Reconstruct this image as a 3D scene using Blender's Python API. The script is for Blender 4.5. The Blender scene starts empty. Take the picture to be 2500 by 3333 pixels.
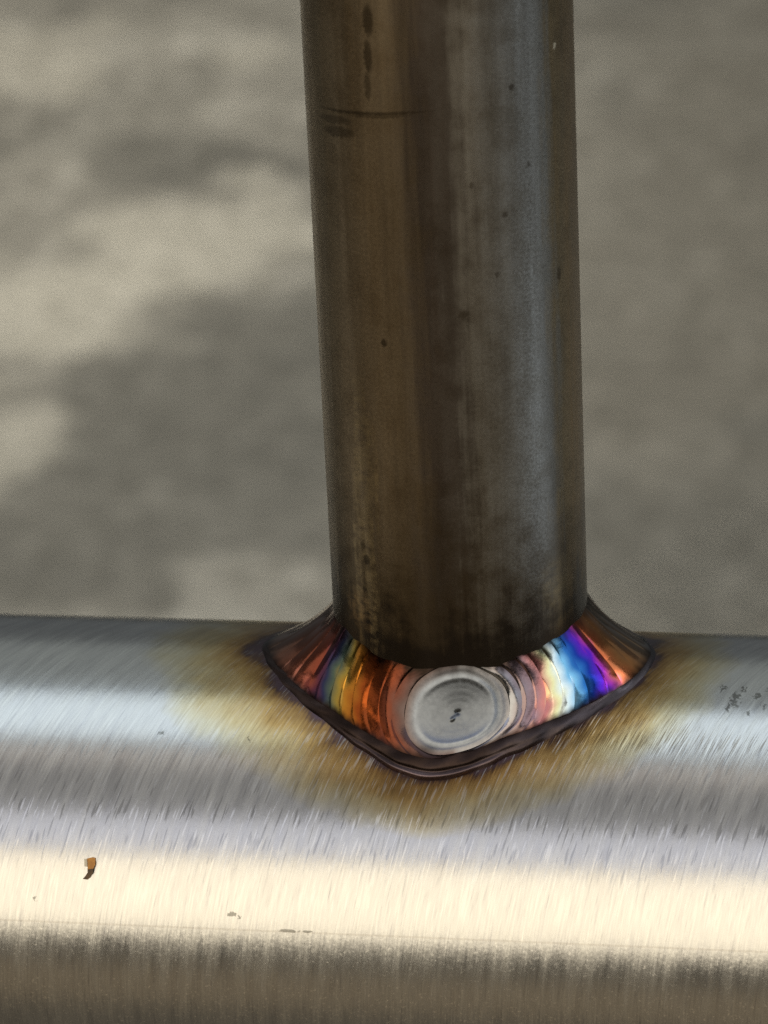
import bpy, bmesh, math, random
import numpy as np
from mathutils import Vector, Matrix

sc = bpy.context.scene
col = sc.collection
R_ = math.radians

# ------------------------------------------------------------------ camera
H0 = 0.75                      # height of the lower tube's axis above the floor
r = 0.0127                     # radius of the upright tube
RB = 2 * r                     # radius of the lying tube

cam_d = bpy.data.cameras.new('camera')
cam = bpy.data.objects.new('camera', cam_d)
col.objects.link(cam)
cd = Vector((-0.1586355, 0.89966665, -0.40673664))
cr = Vector((0.98706229, 0.15423021, -0.0438302))
cu = Vector((-0.02329851, 0.40842743, 0.91249341))
M = Matrix((cr, cu, -cd)).transposed().to_4x4()
M.translation = Vector((0.0503504, -0.3268091, 0.1883885 + H0))
cam.matrix_world = M
cam_d.sensor_fit = 'HORIZONTAL'
cam_d.sensor_width = 36.0
cam_d.lens = 36.0 * 11919.0 / 2500.0
cam_d.clip_start = 0.01
cam_d.clip_end = 100.0
cam_d.dof.use_dof = True
cam_d.dof.focus_distance = 0.357
cam_d.dof.aperture_fstop = 56.0
sc.camera = cam

# ------------------------------------------------------------------ light
world = bpy.data.worlds.new('World')
sc.world = world
world.use_nodes = True
bg = world.node_tree.nodes['Background']
bg.inputs['Color'].default_value = (0.90, 0.97, 1.0, 1)
bg.inputs['Strength'].default_value = 0.11


def lamp(name, loc, aim, sx, sy, radiance, color, spread=180):
    d = bpy.data.lights.new(name, 'AREA')
    d.shape = 'RECTANGLE'
    d.size, d.size_y = sx, sy
    d.energy = radiance * math.pi * sx * sy
    d.color = color
    d.spread = R_(spread)
    o = bpy.data.objects.new(name, d)
    col.objects.link(o)
    o.location = loc
    o.rotation_euler = (Vector(aim) - Vector(loc)).to_track_quat('-Z', 'Y').to_euler()
    return o


# open workshop door behind the photographer: warm daylight below, paler sky above
lamp('door_light', (-0.7, -3.0, H0 + 0.83), (-0.7, 0, H0 + 0.83), 6.5, 2.08, 1.75, (1.0, 0.875, 0.66))
lamp('door_sky_light', (0, -3.0, H0 + 2.74), (0, 0, H0 + 2.74), 6.5, 1.55, 0.85, (0.86, 0.88, 1.0))
# window on the right, and a smaller one on the left
lamp('right_window_light', (3.0, -0.85, H0 + 1.4), (0, -0.85, H0 + 1.0), 4.6, 2.4, 0.95, (0.92, 0.97, 1.0))
lamp('left_window_light', (-3.0, -0.6, H0 + 1.2), (0, -0.6, H0 + 1.0), 2.6, 1.8, 0.55, (1.0, 0.92, 0.80))
# skylight strip overhead
lamp('skylight', (0, 0.36, H0 + 2.0), (0, 0.36, 0), 5.0, 0.95, 1.25, (0.80, 0.92, 1.0))
# added narrow-spread fill lamp brightening the floor behind the tubes
lamp('rear_floor_fill', (-1.35, 2.30, 2.2), (-1.1, 2.30, 0), 1.2, 1.2, 3.1, (1.0, 0.93, 0.80), 90)
# added panel standing in for ceiling bounce, lifts the lying tube's dark band
lamp('ceiling_bounce_fill', (0, -1.35, H0 + 2.5), (0, -1.35, 0), 6.0, 2.1, 0.17, (1.0, 0.93, 0.88))
lamp('tan_band_fill', (0, -0.48, H0 + 2.45), (0, -0.48, 0), 6.0, 0.42, 0.30, (1.0, 0.84, 0.68))  # added lamp giving the lying tube its tan reflected band, not a beam
lamp('rear_ceiling_fill', (0, 2.2, H0 + 1.95), (0, 2.2, 0), 6.0, 2.4, 0.17, (0.92, 1.0, 0.95))  # added grey-green fill for reflections near the lying tube's top
lamp('side_floor_fill', (2.1, 0.5, 3.5), (2.1, 0.5, 0), 1.6, 2.2, 2.4, (0.90, 0.95, 1.0), 75)  # added lamp lighting the floor that the upright's right side reflects

sc.view_settings.view_transform = 'Standard'
sc.view_settings.look = 'None'
sc.view_settings.exposure = 0.0
sc.view_settings.gamma = 1.0
sc.view_settings.use_curve_mapping = False
sc.cycles.use_denoising = False
sc.cycles.max_bounces = 8
sc.cycles.caustics_reflective = False

# ------------------------------------------------------------------ node helpers
class NT:
    def __init__(self, name):
        self.m = bpy.data.materials.new(name)
        self.m.use_nodes = True
        self.t = self.m.node_tree
        self.p = self.t.nodes['Principled BSDF']

    def n(self, typ, **kw):
        o = self.t.nodes.new(typ)
        for k, v in kw.items():
            setattr(o, k, v)
        return o

    def put(self, sock, v):
        if hasattr(v, 'bl_idname') and not hasattr(v, 'default_value'):
            v = v.outputs[0]
        if isinstance(v, bpy.types.NodeSocket):
            self.t.links.new(v, sock)
        else:
            sock.default_value = v

    def math(self, op, a, b=0.0, c=None, clamp=False):
        o = self.n('ShaderNodeMath', operation=op, use_clamp=clamp)
        self.put(o.inputs[0], a)
        self.put(o.inputs[1], b)
        if c is not None:
            self.put(o.inputs[2], c)
        return o.outputs[0]

    def vmath(self, op, a, b=None, scale=None):
        o = self.n('ShaderNodeVectorMath', operation=op)
        self.put(o.inputs[0], a)
        if b is not None:
            self.put(o.inputs[1], b)
        if scale is not None:
            self.put(o.inputs['Scale'], scale)
        return o.outputs[0]

    def attr(self, name):
        return self.n('ShaderNodeAttribute', attribute_name=name)

    def xyz(self, x, y, z=0.0):
        o = self.n('ShaderNodeCombineXYZ')
        for i, v in enumerate((x, y, z)):
            self.put(o.inputs[i], v)
        return o.outputs[0]

    def sep(self, v):
        o = self.n('ShaderNodeSeparateXYZ')
        self.put(o.inputs[0], v)
        return o.outputs

    def noise(self, vec, scale=1.0, detail=3.0, rough=0.5, dist=0.0):
        o = self.n('ShaderNodeTexNoise')
        self.put(o.inputs['Vector'], vec)
        o.inputs['Scale'].default_value = scale
        o.inputs['Detail'].default_value = detail
        o.inputs['Roughness'].default_value = rough
        o.inputs['Distortion'].default_value = dist
        return o.outputs[0]

    def mapr(self, v, a, b, c=0.0, d=1.0, smooth=False):
        if a > b:
            a, b, c, d = b, a, d, c
        o = self.n('ShaderNodeMapRange', interpolation_type='SMOOTHSTEP' if smooth else 'LINEAR')
        self.put(o.inputs[0], v)
        for i, q in enumerate((a, b, c, d)):
            o.inputs[i + 1].default_value = q
        return o.outputs[0]

    def ramp(self, v, stops, interp='LINEAR'):
        o = self.n('ShaderNodeValToRGB')
        o.color_ramp.interpolation = interp
        e = o.color_ramp.elements
        e.remove(e[1])
        e[0].position = stops[0][0]
        e[0].color = (*stops[0][1], 1)
        for p, c in stops[1:]:
            e.new(p).color = (*c, 1)
        self.put(o.inputs[0], v)
        return o.outputs[0]

    def mix(self, f, a, b, mode='MIX'):
        o = self.n('ShaderNodeMix', data_type='RGBA', blend_type=mode)
        self.put(o.inputs[0], f)
        self.put(o.inputs[6], a if isinstance(a, bpy.types.NodeSocket) else (*a, 1))
        self.put(o.inputs[7], b if isinstance(b, bpy.types.NodeSocket) else (*b, 1))
        return o.outputs[2]

    def set(self, **kw):
        for k, v in kw.items():
            self.put(self.p.inputs[k.replace('_', ' ')], v)

    def spot(self, u, v, cu_, cv_, ru, rv, soft=0.5):
        """1 inside an ellipse on the (u, v) sheet, 0 outside"""
        a = self.math('DIVIDE', self.math('SUBTRACT', u, cu_), ru)
        b = self.math('DIVIDE', self.math('SUBTRACT', v, cv_), rv)
        d = self.math('ADD', self.math('MULTIPLY', a, a), self.math('MULTIPLY', b, b))
        return self.mapr(d, 1.0 + soft, 1.0 - soft, 0.0, 1.0, True)


def lin(c):
    return tuple(((x / 255 + 0.055) / 1.055) ** 2.4 if x > 10 else x / 255 / 12.92 for x in c)


# ------------------------------------------------------------------ floor
def mat_concrete():
    k = NT('concrete')
    pos = k.n('ShaderNodeNewGeometry').outputs['Position']
    X, Y, Z = k.sep(pos)
    ps = k.xyz(X, k.math('MULTIPLY', Y, 0.55), Z)
    a = k.noise(ps, 4.2, 5, 0.55, 0.4)
    b = k.noise(ps, 15.0, 4, 0.6, 0.2)
    c = k.noise(pos, 50.0, 5, 0.65)
    wob = k.noise(pos, 7.0, 3)
    wob2 = k.noise(k.vmath('ADD', pos, (5.2, 1.3, 0)), 7.0, 3)
    u = k.math('ADD', X, k.math('MULTIPLY', k.math('SUBTRACT', wob, 0.5), 0.30))
    v = k.math('ADD', Y, k.math('MULTIPLY', k.math('SUBTRACT', wob2, 0.5), 0.45))
    b2 = k.noise(ps, 38.0, 3, 0.6)
    t = k.math('ADD', k.math('ADD', k.math('MULTIPLY', a, 0.44), k.math('MULTIPLY', b, 0.32)), k.math('MULTIPLY', b2, 0.24))
    colr = k.ramp(t, [(0.38, (0.145, 0.137, 0.118)), (0.5, (0.265, 0.25, 0.215)), (0.62, (0.42, 0.40, 0.35))])
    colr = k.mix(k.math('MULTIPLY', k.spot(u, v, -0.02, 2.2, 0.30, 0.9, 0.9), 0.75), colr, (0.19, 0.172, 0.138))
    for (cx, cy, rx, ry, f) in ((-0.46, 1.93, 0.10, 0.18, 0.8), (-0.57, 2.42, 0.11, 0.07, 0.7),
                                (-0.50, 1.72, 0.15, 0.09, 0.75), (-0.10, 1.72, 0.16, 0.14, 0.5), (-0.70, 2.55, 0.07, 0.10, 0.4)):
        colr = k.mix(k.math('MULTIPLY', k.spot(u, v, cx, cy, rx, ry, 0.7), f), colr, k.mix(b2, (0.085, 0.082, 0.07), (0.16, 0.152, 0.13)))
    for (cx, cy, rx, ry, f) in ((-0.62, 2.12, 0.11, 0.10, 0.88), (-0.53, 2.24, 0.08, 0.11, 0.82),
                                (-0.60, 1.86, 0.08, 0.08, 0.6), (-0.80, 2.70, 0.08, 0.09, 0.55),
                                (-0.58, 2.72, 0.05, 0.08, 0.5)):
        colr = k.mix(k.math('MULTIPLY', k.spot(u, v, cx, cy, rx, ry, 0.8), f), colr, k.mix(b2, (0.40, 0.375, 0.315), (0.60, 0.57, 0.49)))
    colr = k.mix(k.mapr(c, 0.38, 0.62, 0, 1.0), colr, k.mix(1.0, colr, (0.62, 0.62, 0.6), 'MULTIPLY'))
    front_tone = k.mix(a, (0.15, 0.11, 0.065), (0.30, 0.225, 0.135))
    strip = k.math('MULTIPLY', k.mapr(v, -2.1, -1.8, 0.0, 1.0, True), k.mapr(v, -0.8, -1.05, 0.0, 1.0, True))
    front_tone = k.mix(strip, (0.095, 0.075, 0.05), front_tone)          # unseen front floor: brown bands made up for the tubes' reflections
    colr = k.mix(k.math('MULTIPLY', k.mapr(v, 0.5, -0.4, 0.0, 1.0, True), 0.85), colr, front_tone)
    bmp = k.n('ShaderNodeBump')
    bmp.inputs['Strength'].default_value = 0.4
    bmp.inputs['Distance'].default_value = 0.004
    k.put(bmp.inputs['Height'], k.math('ADD', b, k.math('MULTIPLY', c, 0.4)))
    k.set(Base_Color=colr, Roughness=0.75, Normal=bmp.outputs[0])
    return k.m


def mesh_obj(name, verts, faces, mat, parent=None, smooth=True, fattr=None, cattr=None):
    me = bpy.data.meshes.new(name)
    me.from_pydata([tuple(map(float, q)) for q in verts], [], [tuple(int(i) for i in f) for f in faces])
    for nm, arr in (fattr or {}).items():
        a = me.attributes.new(nm, 'FLOAT', 'POINT')
        a.data.foreach_set('value', np.asarray(arr, dtype=np.float32).ravel())
    for nm, arr in (cattr or {}).items():
        a = me.attributes.new(nm, 'FLOAT_COLOR', 'POINT')
        q = np.ones((len(verts), 4), dtype=np.float32)
        q[:, :3] = arr
        a.data.foreach_set('color', q.ravel())
    if smooth:
        me.polygons.foreach_set('use_smooth', [True] * len(me.polygons))
    me.materials.append(mat)
    me.update()
    o = bpy.data.objects.new(name, me)
    col.objects.link(o)
    if parent:
        o.parent = parent
    return o


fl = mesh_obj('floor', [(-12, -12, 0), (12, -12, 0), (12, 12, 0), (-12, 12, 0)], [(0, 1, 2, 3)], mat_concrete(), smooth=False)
fl['kind'] = 'structure'

# ------------------------------------------------------------------ the joint: curves of the weld (in units of r)
PHI_O = np.array([-88.6, -78.2, -63.1, -46, -28.5, -15.1, -4.0, 6.6, 24.2, 41.8, 59.4, 75.7, 92])
RHO_O = np.array([1.62, 1.522, 1.389, 1.275, 1.248, 1.272, 1.277, 1.24, 1.19, 1.234, 1.344, 1.483, 1.55])
PHI_U = np.array([-90, -77, -53, -41, -30, -20, -5.6, 8, 20, 28.7, 44, 64.6, 82.5, 92])
Z_U = np.array([2.43, 2.445, 2.485, 2.435, 2.404, 2.379, 2.376, 2.41, 2.375, 2.402, 2.434, 2.458, 2.462, 2.46])


def smooth_table(px, py, mirror):
    g = np.linspace(-180, 180, 721)
    f = np.where(g < -90, -180 - g, np.where(g > 90, 180 - g, g))
    y = np.interp(f, px, py)
    w = np.exp(-np.linspace(-2, 2, 25) ** 2)
    w /= w.sum()
    yy = np.convolve(np.concatenate([y[-13:-1], y, y[1:13]]), w, 'valid')
    return g, yy


GO, TO = smooth_table(PHI_O, RHO_O, True)
GU, TU = smooth_table(PHI_U, Z_U, True)
rho_o = lambda ph: np.interp((np.asarray(ph) + 180) % 360 - 180, GO, TO)
z_u = lambda ph: np.interp((np.asarray(ph) + 180) % 360 - 180, GU, TU)


def ztube(x, y):
    return np.sqrt(np.maximum(4 - y * y, 1e-6))


def weld_profile(ph):
    """upper toe, inner rim, outer toe as (rho, z) in units of r"""
    ph = np.asarray(ph, dtype=float)
    ro = rho_o(ph)
    c = np.abs(np.cos(np.radians(ph)))
    zo = ztube(ro * np.sin(np.radians(ph)), ro * np.cos(np.radians(ph)))
    front = c ** 1.5
    ri = ro - (0.040 - 0.008 * front)
    zi = zo + 0.020 + 0.135 * front
    return (np.full_like(ro, 0.992), z_u(ph)), (ri, zi), (ro, zo)


def face_point(ph, s):
    """bright concave weld face: s = 0 at the upper toe, 1 at the inner rim"""
    (ru, zu), (ri, zi), _ = weld_profile(ph)
    cx = ru + (ri - ru) * 0.365
    cz = zu + (zi - zu) * 0.645
    c = np.abs(np.cos(np.radians(ph)))
    cx -= 0.02 * (1 - c)
    rho = (1 - s) ** 2 * ru + 2 * s * (1 - s) * cx + s * s * ri
    z = (1 - s) ** 2 * zu + 2 * s * (1 - s) * cz + s * s * zi
    return rho, z


def to_xyz(ph, rho, z):
    a = np.radians(ph)
    return np.stack([rho * np.sin(a) * r, -rho * np.cos(a) * r, z * r], -1)


# ------------------------------------------------------------------ materials of the metal
def brushed(k, N, tang, amount):
    """tilt the normal along the tangent by a streaky amount"""
    return k.vmath('NORMALIZE', k.vmath('ADD', N, k.vmath('SCALE', tang, scale=amount)))


def mat_lying_tube():
    k = NT('brushed_steel')
    u = k.attr('u').outputs['Fac']        # along the tube, mm
    v = k.attr('v').outputs['Fac']        # round the tube, mm (0 = side facing the door, + = up)
    heat = k.attr('toe_distance').outputs['Fac']  # distance from the weld toe, in tube radii
    # sanding marks run round the tube, more slanted towards the top
    vv = k.math('ADD', v, 2.0)
    sk = k.math('ADD', k.math('MULTIPLY', v, 0.04), k.math('MULTIPLY', k.math('MULTIPLY', vv, vv), 0.0062))
    us = k.math('SUBTRACT', u, sk)
    s1 = k.noise(k.xyz(k.math('MULTIPLY', us, 4.6), k.math('MULTIPLY', v, 0.24)), 1.0, 3, 0.6)
    s2 = k.noise(k.xyz(k.math('MULTIPLY', us, 0.9), k.math('MULTIPLY', v, 0.12), 7.0), 1.0, 2, 0.5)
    s3 = k.noise(k.xyz(k.math('MULTIPLY', us, 7.5), k.math('MULTIPLY', v, 0.35), 3.0), 1.0, 2, 0.5)
    grain = k.noise(k.xyz(u, v, 1.0), 3.5, 2, 0.6)
    speck = k.noise(k.xyz(u, v, 1.0), 3.6, 3, 0.7)
    fine = k.noise(k.xyz(u, v, 9.0), 0.22, 3, 0.5)
    s4 = k.noise(k.xyz(k.math('MULTIPLY', us, 4.2), k.math('MULTIPLY', v, 0.36), 11.0), 1.0, 1, 0.4)
    s5 = k.noise(k.xyz(k.math('MULTIPLY', us, 3.2), k.math('MULTIPLY', v, 0.36), 15.0), 1.0, 1, 0.4)
    zone = k.math('ADD', k.math('MULTIPLY', k.spot(v, v, 20.0, 20.0, 9.0, 9.0, 0.8), 0.75), 0.25)
    st_b = k.math('MULTIPLY', k.mapr(s4, 0.60, 0.67), zone)
    st_d = k.math('MULTIPLY', k.mapr(s5, 0.40, 0.33), zone)
    # sparse bright and dark scratches
    sc_b = k.mapr(s3, 0.64, 0.72, 0, 1)
    sc_d = k.mapr(s1, 0.36, 0.28, 0, 1)
    # colour: heat tint over bare steel, with wavy limits
    hj = k.math('ADD', heat, k.math('MULTIPLY', k.math('SUBTRACT', fine, 0.5), 0.6))
    hj = k.math('ADD', hj, k.math('MULTIPLY', k.math('SUBTRACT', s1, 0.5), 0.22))
    tint = k.ramp(k.math('MULTIPLY', hj, 0.5), [
        (0.0, (0.10, 0.065, 0.075)), (0.025, (0.11, 0.065, 0.05)), (0.07, (0.28, 0.16, 0.06)),
        (0.16, (0.46, 0.295, 0.115)), (0.29, (0.59, 0.47, 0.26)), (0.42, (0.64, 0.58, 0.43)), (0.56, (0.64, 0.63, 0.61))])
    c = k.mix(k.math('MULTIPLY', sc_d, 0.35), tint, k.mix(1.0, tint, (0.45, 0.45, 0.48), 'MULTIPLY'))
    c = k.mix(k.math('MULTIPLY', sc_b, 0.5), c, k.mix(0.6, tint, (0.9, 0.9, 0.9)))
    c = k.mix(1.0, c, k.ramp(k.math('ADD', k.math('MULTIPLY', s1, 0.6), k.math('MULTIPLY', s2, 0.4)), [(0.30, (0.80, 0.80, 0.82)), (0.5, (0.95, 0.95, 0.95)), (0.66, (1.1, 1.1, 1.08))]), 'MULTIPLY')
    c = k.mix(k.math('MULTIPLY', st_b, 0.5), c, k.mix(0.5, tint, (1.0, 1.0, 1.0)))
    c = k.mix(k.math('MULTIPLY', st_d, 0.4), c, k.mix(1.0, c, (0.4, 0.4, 0.42), 'MULTIPLY'))
    # the tube's own seam: a thin line along its length
    seam = k.spot(k.math('MULTIPLY', u, 0.0), v, 0.0, 6.75, 1.0, 0.10, 0.6)
    c = k.mix(k.math('MULTIPLY', seam, 0.18), c, (0.25, 0.2, 0.15))
    # little dark pits
    pits = [(-14.3, 6.85, 0.75, 0.16), (-12.6, 6.85, 0.5, 0.13), (-20.0, 8.3, 0.25, 0.25), (-19.4, 8.0, 0.2, 0.2),
            (26.6, 34.6, 0.2, 0.7), (28.0, 33.0, 0.35, 1.2), (28.7, 34.6, 0.2, 0.5), (29.9, 33.6, 0.3, 0.5),
            (27.2, 31.9, 0.3, 0.7), (30.6, 32.1, 0.2, 0.4), (31.3, 34.4, 0.35, 0.6), (29.2, 31.2, 0.25, 0.4), (32.6, 33.0, 0.2, 0.5),
            (-44, 8.9, 0.2, 0.2), (-39.6, 9.0, 0.18, 0.25), (-28.6, 26.4, 0.15, 0.25), (-19.5, 26.0, 0.15, 0.4)]
    uj = k.math('ADD', u, k.math('MULTIPLY', k.math('SUBTRACT', k.noise(k.xyz(u, v, 6.0), 1.6, 3, 0.6), 0.5), 2.4))
    tot = None
    for (a, b, ra, rb) in pits:
        q = k.spot(uj, v, a, b, ra, rb, 0.5)
        tot = q if tot is None else k.math('MAXIMUM', tot, q)
    c = k.mix(k.math('MULTIPLY', k.mapr(speck, 0.60, 0.68), k.mapr(v, 7.0, 4.0, 0.0, 0.9)), c, (0.95, 0.92, 0.86))  # sparkle of the lower band painted as pale specks
    c = k.mix(k.math('MULTIPLY', tot, 0.62), c, (0.06, 0.055, 0.04))
    # normal: circumferential streaks
    N = k.n('ShaderNodeNewGeometry').outputs['Normal']
    T = k.vmath('CROSS_PRODUCT', N, (1.0, 0.0, 0.0))
    deep = k.math('ADD', k.math('MULTIPLY', k.spot(v, v, 19.5, 19.5, 11.0, 11.0, 0.8), 0.030), 0.016)   # coarser sanding here
    am = k.math('MULTIPLY', k.math('ADD', k.math('SUBTRACT', s1, 0.5), k.math('SUBTRACT', s3, 0.5)), deep)
    am = k.math('ADD', am, k.math('MULTIPLY', k.math('SUBTRACT', speck, 0.5), k.mapr(v, 10.0, 4.0, 0.04, 0.10)))
    am = k.math('ADD', am, k.math('MULTIPLY', k.math('SUBTRACT', s2, 0.5), 0.02))
    am = k.math('ADD', am, k.math('MULTIPLY', k.math('SUBTRACT', st_d, st_b), 0.022))
    Nn = brushed(k, N, T, am)
    am2 = k.math('MULTIPLY', k.math('SUBTRACT', s3, 0.5), 0.5)
    Nn = brushed(k, Nn, (1.0, 0.0, 0.0), am2)
    rough = k.math('ADD', k.mapr(s2, 0.3, 0.7, 0.21, 0.27), k.mapr(heat, 0.0, 0.6, 0.06, 0.0))
    k.set(Base_Color=c, Metallic=1.0, Roughness=rough, Normal=Nn)
    return k.m


def mat_upright():
    k = NT('mill_scale_steel')
    ph = k.attr('phi').outputs['Fac']     # degrees round the tube
    z = k.attr('zz').outputs['Fac']       # mm above the lying tube's axis
    heat = k.attr('toe_distance').outputs['Fac']  # height above the upper weld toe, in tube radii
    u = k.math('MULTIPLY', ph, 0.2216)    # mm round the tube
    st = k.noise(k.xyz(k.math('MULTIPLY', u, 1.1), k.math('MULTIPLY', z, 0.045)), 1.0, 4, 0.6)
    st2 = k.noise(k.xyz(k.math('MULTIPLY', u, 0.42), k.math('MULTIPLY', z, 0.03), 4.0), 1.0, 3, 0.5)
    blot = k.noise(k.xyz(u, z, 2.0), 0.30, 4, 0.6)
    gr = k.noise(k.xyz(u, z, 5.0), 3.4, 4, 0.7)
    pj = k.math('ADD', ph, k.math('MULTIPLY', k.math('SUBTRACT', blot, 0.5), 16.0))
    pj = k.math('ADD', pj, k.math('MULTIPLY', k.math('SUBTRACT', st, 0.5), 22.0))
    pal = k.ramp(k.mapr(pj, -90, 110), [  # mill-scale streaks mixed with floor reflections painted as bands round the tube
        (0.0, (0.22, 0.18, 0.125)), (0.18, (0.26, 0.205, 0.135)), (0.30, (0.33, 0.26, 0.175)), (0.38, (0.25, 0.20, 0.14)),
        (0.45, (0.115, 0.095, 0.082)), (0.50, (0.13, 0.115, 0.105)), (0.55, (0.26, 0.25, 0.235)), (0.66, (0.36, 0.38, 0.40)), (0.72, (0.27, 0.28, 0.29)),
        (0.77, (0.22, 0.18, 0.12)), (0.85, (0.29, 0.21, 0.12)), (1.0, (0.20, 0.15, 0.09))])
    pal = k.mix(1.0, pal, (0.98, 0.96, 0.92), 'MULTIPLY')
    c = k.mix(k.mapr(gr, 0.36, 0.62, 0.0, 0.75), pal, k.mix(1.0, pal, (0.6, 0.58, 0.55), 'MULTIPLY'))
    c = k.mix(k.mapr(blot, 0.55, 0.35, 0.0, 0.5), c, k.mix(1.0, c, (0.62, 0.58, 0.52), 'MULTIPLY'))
    # scorched near the weld
    hj = k.math('ADD', heat, k.math('MULTIPLY', k.math('SUBTRACT', blot, 0.5), 1.3))
    hj = k.math('ADD', hj, k.math('MULTIPLY', k.math('SUBTRACT', st, 0.5), 0.8))
    c = k.mix(k.mapr(hj, 1.6, 0.2, 0.0, 0.72, True), c, (0.06, 0.042, 0.022))
    c = k.mix(k.mapr(hj, 0.55, 0.05, 0.0, 0.9, True), c, (0.03, 0.024, 0.02))
    # rubbed strip along the tube's seam, with ripples
    wv = k.noise(k.xyz(k.math('MULTIPLY', u, 0.7), k.math('MULTIPLY', z, 1.1), 8.0), 1.0, 3, 0.6)
    strip = k.math('MULTIPLY', k.spot(pj, z, -35.0, 45.0, 6.5, 14.0, 0.6), k.mapr(wv, 0.35, 0.62))
    c = k.mix(k.math('MULTIPLY', strip, 0.55), c, (0.46, 0.35, 0.19))
    c = k.mix(k.math('MULTIPLY', k.spot(pj, z, -42.0, 34.5, 8.0, 1.9, 0.9), k.mapr(wv, 0.35, 0.7, 0.0, 0.6)), c, (0.38, 0.25, 0.12))
    c = k.mix(k.math('MULTIPLY', k.spot(pj, z, 57.0, 36.5, 10.0, 2.6, 0.95), k.mapr(wv, 0.35, 0.7, 0.0, 0.35)), c, (0.30, 0.23, 0.125))
    # dark marks: broken streak, ring scratch with a smear below it, single specks
    zj = k.math('ADD', z, k.math('MULTIPLY', k.math('SUBTRACT', gr, 0.5), 0.8))
    phj = k.math('ADD', ph, k.math('MULTIPLY', k.math('SUBTRACT', gr, 0.5), 4.0))
    zr = k.math('SUBTRACT', zj, k.math('MULTIPLY', k.math('ADD', ph, 30.0), 0.022))
    tot = None
    for (a, b, ra, rb, f) in ((-20.8, 94.6, 2.4, 1.5, .8), (-21.6, 91.2, 1.9, 1.6, .75), (-22.4, 88.4, 1.6, 1.3, .6), (-21, 97.5, 2, 1, .6),
                              (-20.3, 63.4, 1.5, .4, .8), (64.6, 68.1, 1.6, .7, .7), (39.5, 87.7, 1.3, .35, .7), (34.7, 75.7, 1.4, .3, .6),
                              (30.0, 70.0, 1.0, .3, .5), (15.0, 66.5, 2.2, .35, .5), (47, 80, 1, .3, .5), (20, 79, 1, .3, .5),
                              (-35.5, 40.2, 2.2, .5, .8), (-37.5, 41.6, 1.6, .4, .6)):
        q = k.math('MULTIPLY', k.spot(phj, zj, a, b, ra, rb, 0.6), f)
        tot = q if tot is None else k.math('MAXIMUM', tot, q)
    for (a, b, ra, rb, f) in ((-24, 85.6, 27, 0.17, .75), (-42, 84.7, 10.0, 0.42, .55), (-40, 83.6, 9.5, 0.55, .6), (-18, 85.3, 14, 0.14, .5)):
        q = k.math('MULTIPLY', k.spot(ph, zr, a, b, ra, rb, 0.6), f)
        tot = k.math('MAXIMUM', tot, q)
    c = k.mix(tot, c, (0.045, 0.033, 0.02))
    c = k.mix(k.spot(phj, zj, 65.6, 90.3, 0.9, 0.3, 0.5), c, (0.75, 0.68, 0.55))
    N = k.n('ShaderNodeNewGeometry').outputs['Normal']
    T = k.vmath('CROSS_PRODUCT', N, (0.0, 0.0, 1.0))
    am = k.math('ADD', k.math('MULTIPLY', k.math('SUBTRACT', st, 0.5), 0.22), k.math('MULTIPLY', k.math('SUBTRACT', gr, 0.5), 0.16))
    Nn = brushed(k, N, T, am)
    Nn = brushed(k, Nn, (0.0, 0.0, 1.0), k.math('MULTIPLY', k.math('SUBTRACT', gr, 0.5), 0.14))
    k.set(Base_Color=c, Metallic=1.0, Roughness=k.mapr(st2, 0.3, 0.7, 0.30, 0.42), Normal=Nn)
    return k.m


def mat_weld(name, rough=0.2, dull=0.0):
    k = NT(name)
    c = k.attr('tint').outputs['Color']
    pos = k.n('ShaderNodeTexCoord').outputs['Object']
    n1 = k.noise(pos, 900.0, 3, 0.6)
    n2 = k.noise(pos, 2600.0, 2, 0.6)
    c = k.mix(k.mapr(n1, 0.35, 0.7, 0.0, 0.35), c, k.mix(1.0, c, (0.62, 0.6, 0.6), 'MULTIPLY'))
    bmp = k.n('ShaderNodeBump')
    bmp.inputs['Strength'].default_value = 0.07
    bmp.inputs['Distance'].default_value = 0.00012
    k.put(bmp.inputs['Height'], k.math('ADD', n1, k.math('MULTIPLY', n2, 0.4)))
    k.set(Base_Color=c, Metallic=1.0 - dull, Roughness=k.mapr(n2, 0.3, 0.7, rough, rough + 0.1), Normal=bmp.outputs[0])
    return k.m


def mat_plain(name, a, b, scale, metallic=0.0, rough=0.6):
    k = NT(name)
    pos = k.n('ShaderNodeTexCoord').outputs['Object']
    n = k.noise(pos, scale, 4, 0.6)
    k.set(Base_Color=k.mix(k.mapr(n, 0.35, 0.65), a, b), Metallic=metallic, Roughness=rough)
    return k.m


# ------------------------------------------------------------------ the welded joint
joint = bpy.data.objects.new('welded_tube_joint', None)
col.objects.link(joint)
joint.location = (0, 0, H0)
joint.empty_display_size = 0.02
joint['label'] = 'dark steel upright tube welded onto a thicker brushed shiny steel tube'
joint['category'] = 'tube joint'


def grid_faces(n, m, wrap_m=False):
    f = []
    mm = m if wrap_m else m - 1
    for i in range(n - 1):
        for j in range(mm):
            j2 = (j + 1) % m
            f.append((i * m + j, i * m + j2, (i + 1) * m + j2, (i + 1) * m + j))
    return f


# --- lying tube (hollow): rings along X
NT_ = 288
xs = np.concatenate([np.linspace(-0.45, -0.06, 14)[:-1], np.arange(-0.06, 0.0501, 0.0005), np.linspace(0.0505, 0.45, 14)[1:]])
th = np.linspace(-math.pi, math.pi, NT_, endpoint=False)      # 0 = towards -Y, + up
XX, TH = np.meshgrid(xs, th, indexing='ij')
V = np.stack([XX, -RB * np.cos(TH), RB * np.sin(TH)], -1).reshape(-1, 3)
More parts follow.
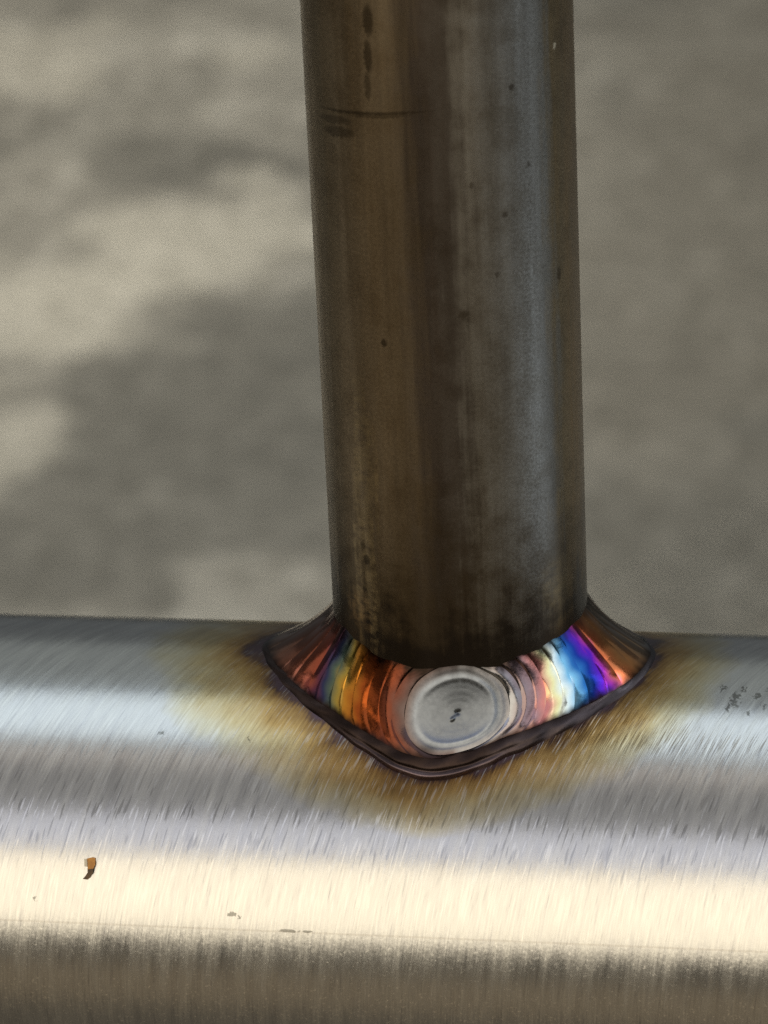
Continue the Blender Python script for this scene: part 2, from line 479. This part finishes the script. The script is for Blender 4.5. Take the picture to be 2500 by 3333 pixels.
# distance from the weld toe on the unrolled sheet
pg = np.radians(np.arange(-180, 180, 1.5))
ro = rho_o(np.degrees(pg))
tx, ty = ro * np.sin(pg), ro * np.cos(pg)                     # ty: towards -Y
tt = 2 * np.arccos(np.clip(ty / 2, -1, 1))                    # arc from the -Y side
U_ = (XX / r).ravel()
W_ = (TH * 2).ravel()
heat = np.full(U_.shape, 9.0)
sel = np.abs(U_) < 4.5
d2 = np.full(sel.sum(), 1e9)
dirx = np.zeros(sel.sum())
for a, b in zip(tx, tt):
    q = (U_[sel] - a) ** 2 + (W_[sel] - b) ** 2
    m_ = q < d2
    d2[m_] = q[m_]
    dirx[m_] = (U_[sel] - a)[m_]
d = np.sqrt(d2)
ww = W_[sel] - math.pi
# the tint spreads furthest on the left, least straight down the front
sp = 0.72 - 0.17 * dirx / (d + 0.12)
down = np.clip((-(ww) - 1.0) / 1.2, 0, 1)
sp = sp * (1 - 0.55 * down)
ins = (np.hypot(U_[sel], 2 * np.cos(W_[sel] / 2)) < rho_o(np.degrees(np.arctan2(U_[sel], 2 * np.cos(W_[sel] / 2))))) & (np.sin(W_[sel] / 2) > 0)
d = d / sp
d[ins] = 0
heat[sel] = d
n1 = len(V)
ri_ = RB - 0.003
V2 = np.array([(x, -ri_ * math.cos(t), ri_ * math.sin(t)) for x in (xs[0], xs[-1]) for t in th])
F = [tuple(reversed(f)) for f in grid_faces(len(xs), NT_, True)]
for j in range(NT_):
    j2 = (j + 1) % NT_
    a0, a1, b0, b1 = n1 + j, n1 + j2, n1 + NT_ + j, n1 + NT_ + j2
    e0, e1 = (len(xs) - 1) * NT_ + j, (len(xs) - 1) * NT_ + j2
    F += [(a0, a1, b1, b0), (j, j2, a1, a0), (e0, b0, b1, e1)]
VV = np.concatenate([V, V2])
uu = np.concatenate([U_ * r * 1000, V2[:, 0] * 1000])
vv = np.concatenate([W_ * r * 1000, np.zeros(len(V2))])
M_BR = mat_lying_tube()
lying = mesh_obj('brushed_tube', VV, F, M_BR, joint, fattr={'u': uu, 'v': vv, 'toe_distance': np.concatenate([heat, np.full(len(V2), 9.0)])})
lying['label'] = 'brushed shiny steel tube lying crosswise'

# --- upright tube (hollow, open at the top)
NP_ = 256
ph = np.linspace(-180, 180, NP_, endpoint=False)
zs = np.concatenate([np.linspace(1.70, 7.6, 150), np.linspace(7.7, 24, 20)])
ZZ, PH = np.meshgrid(zs, ph, indexing='ij')
V = to_xyz(PH.ravel(), np.ones(PH.size), ZZ.ravel())
hv = (ZZ - z_u(PH)).ravel()
n1 = len(V)
zi_ = [zs[-1], 8.0]
V2 = np.concatenate([to_xyz(ph, np.full(NP_, 0.84), np.full(NP_, q)) for q in zi_])
F = [tuple(f) for f in grid_faces(len(zs), NP_, True)]
for j in range(NP_):
    j2 = (j + 1) % NP_
    e0, e1 = (len(zs) - 1) * NP_ + j, (len(zs) - 1) * NP_ + j2
    a0, a1, b0, b1 = n1 + j, n1 + j2, n1 + NP_ + j, n1 + NP_ + j2
    F += [(e0, e1, a1, a0), (a0, a1, b1, b0)]
VV = np.concatenate([V, V2])
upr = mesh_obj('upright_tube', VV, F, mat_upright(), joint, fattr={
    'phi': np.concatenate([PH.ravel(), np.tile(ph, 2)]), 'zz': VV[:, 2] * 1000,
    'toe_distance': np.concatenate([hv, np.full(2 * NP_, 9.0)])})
upr['label'] = 'dark brown and blue-grey steel tube standing upright'

# --- weld bead: thing > weld_bead > ripples, crater, dark edge
bead = bpy.data.objects.new('weld_bead', None)
bead.empty_display_size = 0.01
col.objects.link(bead)
bead.parent = joint
bead['label'] = 'rainbow-tinted fillet weld round the foot of the upright'

PC = 6.0                       # azimuth of the end crater, degrees
A = 22.0                       # half width of the crater, degrees
SC = 0.5                       # its centre across the face
COLS_R = [(18, (150, 150, 156)), (22, (150, 152, 158)), (27, (132, 118, 122)), (33, (150, 120, 122)), (38, (205, 128, 118)),
          (42, (240, 220, 165)), (46, (215, 232, 235)), (50, (120, 180, 215)), (54, (45, 105, 170)), (58, (25, 50, 140)), (62, (80, 30, 165)),
          (65, (150, 50, 130)), (68, (185, 95, 60)), (75, (170, 115, 70)), (84, (120, 100, 80)), (100, (110, 90, 75)), (190, (120, 95, 80))]
COLS_L = [(18, (100, 92, 94)), (23, (86, 70, 68)), (28, (100, 58, 46)), (35, (135, 66, 36)), (43, (170, 84, 36)), (50, (205, 138, 52)),
          (54, (175, 150, 72)), (58, (95, 110, 95)), (62, (55, 58, 92)), (66, (105, 56, 70)), (70, (165, 85, 62)), (78, (150, 88, 66)),
          (92, (120, 90, 76)), (120, (150, 110, 70)), (190, (120, 95, 80))]


def table_col(tab, q):
    x = [a for a, _ in tab]
    cs = np.minimum(np.array([lin(c) for _, c in tab]) * (1.2 if tab is COLS_R else 1.0), 0.93)
    return np.stack([np.interp(q, x, cs[:, i]) for i in range(3)], -1)


def face_xyz(ph, s, lift):
    rho, z = face_point(ph, s)
    e = 1e-3
    rho2, z2 = face_point(ph, np.minimum(s + e, 1.0))
    rho1, z1 = face_point(ph, np.maximum(s - e, 0.0))
    dr, dz = rho2 - rho1, z2 - z1
    L = np.hypot(dr, dz) + 1e-12
    return to_xyz(ph, rho - dz / L * lift, z + dr / L * lift)


M_W = mat_weld('weld_tint', 0.10)
M_D = mat_weld('weld_grey_oxide', 0.25, 0.0)
M_E = mat_weld('weld_dark_oxide', 0.30, 0.0)
rng = random.Random(4)

# ripple limits, as |azimuth from the crater| measured along the middle of the face
def limits(first, widths, end):
    o = [first]
    i = 0
    while o[-1] < end - 3:
        o.append(o[-1] + widths[i % len(widths)] * rng.uniform(0.85, 1.15))
        i += 1
    o[-1] = end
    return o


NS = 33
for side, tab in ((1, COLS_R), (-1, COLS_L)):
    end = 180.0
    lim = limits(A, (5.6, 6.4, 5.2, 7.5, 6.0), end)
    for i in range(len(lim) - 1):
        a0, a1 = lim[i], lim[i + 1]
        nu = 13
        amp = rng.uniform(0.005, 0.0085) if (side > 0 and i < 6) else rng.uniform(0.0015, 0.0052)
        f = np.linspace(0, 1, nu)
        uq = a0 + (a1 - a0) * f
        ss = np.linspace(0, 1, NS)
        UQ, SS = np.meshgrid(uq, ss, indexing='ij')
        bend = A * np.abs(SS - SC) / 0.5                      # crescents concentric with the crater
        keep = np.clip((180 - UQ) / 60, 0, 1)                 # straighten out at the back
        bend = np.minimum(bend * keep, UQ * 0.9999)
        P = PC + side * np.sqrt(UQ ** 2 - bend ** 2)
        FF = np.repeat(f[:, None], NS, 1)
        # every ripple overlaps the next outer one: raised near the crater side, dropping to a crease
        lift = amp * np.sin(math.pi * FF ** (0.7 + 0.15 * math.sin(5.0 * i))) * (1 + 0.25 * np.sin(SS * 8 + 3 * i))
        lift = lift * np.clip(np.minimum(SS, 1 - SS) * 9, 0.1, 1) + 0.0025 * np.sin(UQ * 0.4 + SS * 4)
        V = face_xyz(P, SS, lift).reshape(-1, 3)
        mid = np.hypot((P - PC), bend * 0.9)
        jig = 0.9 * np.sin(SS * 9 + i) + 0.6 * np.sin(SS * 23 + 2 * i)
        cc = table_col(tab, (mid + jig).ravel())
        # burnt dark where the face runs up the tube
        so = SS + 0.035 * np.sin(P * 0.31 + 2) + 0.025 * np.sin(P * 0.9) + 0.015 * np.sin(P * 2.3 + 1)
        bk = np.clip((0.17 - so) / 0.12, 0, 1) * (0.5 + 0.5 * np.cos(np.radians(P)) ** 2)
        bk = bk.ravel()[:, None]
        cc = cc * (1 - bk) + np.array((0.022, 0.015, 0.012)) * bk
        bl = np.clip((SS - 0.90 - 0.012 * np.sin(P * 1.7)) / 0.10, 0, 1).ravel()[:, None]
        cc = cc * (1 - bl) + np.array(lin((50, 36, 31))) * bl
        F = grid_faces(nu, NS)
        if side > 0:
            F = [tuple(reversed(q)) for q in F]
        mesh_obj('weld_ripple', V, F, M_W, bead, cattr={'tint': cc})

# end crater: a disc of grey oxide with rings and a pit
nr, na = 40, 96
ra = np.linspace(0.0, 1.0, nr)
an = np.linspace(0, 2 * math.pi, na, endpoint=False)
RA, AN = np.meshgrid(ra, an, indexing='ij')
RW = RA * (1 + 0.025 * np.sin(2 * AN + 1) + 0.02 * np.sin(3 * AN) + 0.01 * np.sin(7 * AN))
sg = lambda q: np.sign(q) * np.abs(q) ** 0.86
RW = 1 * RA * (1 + 0.012 * np.sin(2 * AN + 1) + 0.012 * np.sin(3 * AN))
Pd = PC + A * 0.97 * RW * sg(np.cos(AN))
Sd = SC + 0.485 * RW * sg(np.sin(AN))
lift = 0.003 + 0.010 * (1 - RA ** 2) - 0.024 * np.exp(-(RA / 0.55) ** 2)
RR = RA + 0.05 * np.cos(AN - 0.6) * RA + 0.015 * np.sin(3 * AN + 1)
lift += 0.0045 * np.exp(-((RR - 0.72) / 0.07) ** 2) + 0.0016 * np.exp(-((RR - 0.90) / 0.05) ** 2)
sq = np.random.RandomState(3).rand(nr, na)
lift += 0.0002 * (sq - 0.5) * (RA > 0.2)
lift += 0.00015 * np.sin(RA * 45)
lift -= 0.012 * np.exp(-(RA / 0.05) ** 2)
lift += 0.013 * np.exp(-(((RA * np.cos(AN) + 0.09) / 0.045) ** 2 + ((RA * np.sin(AN) - 0.11) / 0.05) ** 2))
V = face_xyz(Pd, np.clip(Sd, 0, 1), lift).reshape(-1, 3)
g = np.array(lin((126, 132, 142)))
cc = np.tile(g, (V.shape[0], 1))
rf = RR.ravel()[:, None]
cc = cc * (1 - 0.4 * np.exp(-(rf / 0.07) ** 2)) * (1 - 0.22 * np.exp(-(rf / 0.62) ** 4)) * (1 + 0.30 * np.exp(-((rf - 0.76) / 0.05) ** 2)) * (1 - 0.10 * np.exp(-((rf - 0.86) / 0.05) ** 2))  # dish shading and bright ring painted into the grey
ob = np.clip((RA - 0.80) / 0.20, 0, 1).ravel()[:, None]
ct = np.where(np.cos(AN).ravel()[:, None] > 0, np.array(lin((150, 148, 152))), np.array(lin((112, 98, 96))))
cc = cc * (1 - ob) + ct * ob
dk = np.exp(-(((RA * np.cos(AN) + 0.52) / 0.22) ** 2 + ((RA * np.sin(AN) - 0.80) / 0.16) ** 2)).ravel()[:, None]
cc = cc * (1 - 0.6 * dk)
bk = np.clip((0.15 - Sd - 0.02 * np.sin(Pd * 0.9)) / 0.13, 0, 1).ravel()[:, None] * 0.85
cc = cc * (1 - bk) + np.array((0.03, 0.027, 0.027)) * bk
F = [tuple(reversed(q)) for q in grid_faces(nr, na, True)]
cr_o = mesh_obj('weld_crater', V, F, M_D, bead, cattr={'tint': cc})
cr_o['label'] = 'round matt grey end crater with a tiny pit'

# dark rolled edge of the bead, running all the way round
nphi, ne = 361, 17
pe = np.linspace(-180, 180, nphi)[:-1]
PE, SE = np.meshgrid(pe, np.linspace(0, 1, ne), indexing='ij')
_, (ri2, zi2), (ro2, zo2) = weld_profile(PE)
wav = 0.010 * np.sin(np.radians(PE) * 17) + 0.006 * np.sin(np.radians(PE) * 41 + 1)
frn = np.abs(np.cos(np.radians(PE))) ** 1.5
# from just inside the bright face, over a rounded lip, down to the toe
f2 = np.exp(-((PE + 4) / 26.0) ** 2)
lip = np.sin(SE * math.pi) * (0.008 + 0.012 * frn) - 0.016 * np.exp(-((SE - 0.58) / 0.07) ** 2) * f2 + 0.014 * np.exp(-((SE - 0.76) / 0.09) ** 2) * f2 + 0.003 * np.sin(np.radians(PE) * 29 + SE * 6)
dr, dz = ro2 + 0.018 - ri2, (zo2 - 0.022) - zi2
L = np.hypot(dr, dz)
rho = ri2 - 0.012 * (1 - SE) + dr * SE - dz / L * lip + wav * SE * (1 - SE)
z = zi2 + dz * SE + dr / L * lip
z = z + 0.003 * (1 - SE)
V = to_xyz(PE, rho, z).reshape(-1, 3)
e0, e1, e2 = (np.array(lin(q)) for q in ((50, 40, 37), (58, 48, 46), (112, 98, 102)))
s_ = SE.reshape(-1, 1)
f2_ = f2.reshape(-1, 1)
e2 = e1 + (e2 - e1) * f2_
cc = np.where(s_ < 0.55, e0 + (e1 - e0) * s_ / 0.55, e1 + (e2 - e1) * np.clip((s_ - 0.55) / 0.2, 0, 1))
rt = np.clip((PE.reshape(-1, 1) - 10) / 40, 0, 1) * np.clip((150 - PE.reshape(-1, 1)) / 40, 0, 1)
cc = cc + rt * np.array((0.035, 0.036, 0.045)) * np.sin(np.clip(s_, 0, 1) * math.pi)  # blue-grey glint painted on the right side of the edge
q_ = np.clip((s_ - 0.85) / 0.12, 0, 1)
cc = cc * (1 - q_) + np.array((0.085, 0.055, 0.055)) * q_
cc = cc * (1 + 0.25 * np.sin(np.radians(PE) * 13 + SE * 5)).reshape(-1, 1)
n0 = len(pe)
F = []
for i in range(n0):
    for j in range(ne - 1):
        i2 = (i + 1) % n0
        F.append((i * ne + j, i * ne + j + 1, i2 * ne + j + 1, i2 * ne + j))
edge = mesh_obj('weld_edge', V, F, M_E, bead, cattr={'tint': cc})
edge['label'] = 'dark brown oxidised lower edge of the weld'

# ------------------------------------------------------------------ rust flake stuck on the lying tube
def tube_pt(u, v, h):
    t = v / (RB * 1000)
    q = RB + h / 1000
    return Vector((u / 1000, -q * math.cos(t), q * math.sin(t)))


flake = bpy.data.objects.new('rust_flake', None)
col.objects.link(flake)
base = tube_pt(-34.3, 12.1, 0)
flake.location = base + Vector((0, 0, H0))
flake.empty_display_size = 0.002
flake['label'] = 'tiny curled orange-brown rust flake stuck on the brushed tube'
flake['category'] = 'rust flake'


def flake_piece(name, outline, heights, thick, mat):
    bm = bmesh.new()
    top = [bm.verts.new(tube_pt(-34.3 + a, 12.1 + b, h + thick) - base) for (a, b), h in zip(outline, heights)]
    bot = [bm.verts.new(tube_pt(-34.3 + a, 12.1 + b, h) - base) for (a, b), h in zip(outline, heights)]
    bm.faces.new(top)
    bm.faces.new(list(reversed(bot)))
    n = len(top)
    for i in range(n):
        bm.faces.new((bot[i], bot[(i + 1) % n], top[(i + 1) % n], top[i]))
    bmesh.ops.recalc_face_normals(bm, faces=bm.faces)
    bmesh.ops.triangulate(bm, faces=bm.faces)
    me = bpy.data.meshes.new(name)
    bm.to_mesh(me)
    bm.free()
    me.materials.append(mat)
    o = bpy.data.objects.new(name, me)
    col.objects.link(o)
    o.parent = flake
    return o


M_R1 = mat_plain('rust_orange', (0.52, 0.24, 0.045), (0.34, 0.14, 0.03), 1500, 0.0, 0.6)
M_R2 = mat_plain('rust_brown', (0.15, 0.09, 0.04), (0.07, 0.045, 0.025), 1500, 0.0, 0.7)
M_R3 = mat_plain('pale_scale', (0.62, 0.55, 0.42), (0.5, 0.44, 0.33), 1500, 0.0, 0.7)
flake_piece('flake_top', [(-0.25, 1.05), (0.3, 1.2), (0.58, 1.15), (0.62, 0.5), (0.45, 0.1), (-0.12, 0.0), (-0.15, 0.6)], [0.02, .02, .02, .1, .18, .15, .08], 0.12, M_R1)
flake_piece('flake_tail', [(-0.14, 0.1), (0.47, 0.2), (0.42, -0.3), (0.1, -0.8), (-0.15, -1.0), (-0.62, -0.95), (-0.35, -0.65), (-0.12, -0.3)], [0.14, .16, .14, .08, .02, 0, .04, .1], 0.12, M_R2)
flake_piece('flake_scale', [(-0.55, 1.0), (-0.28, 1.02), (-0.2, 0.6), (-0.2, 0.25), (-0.5, 0.28)], [0, 0, .02, .02, 0], 0.08, M_R3)
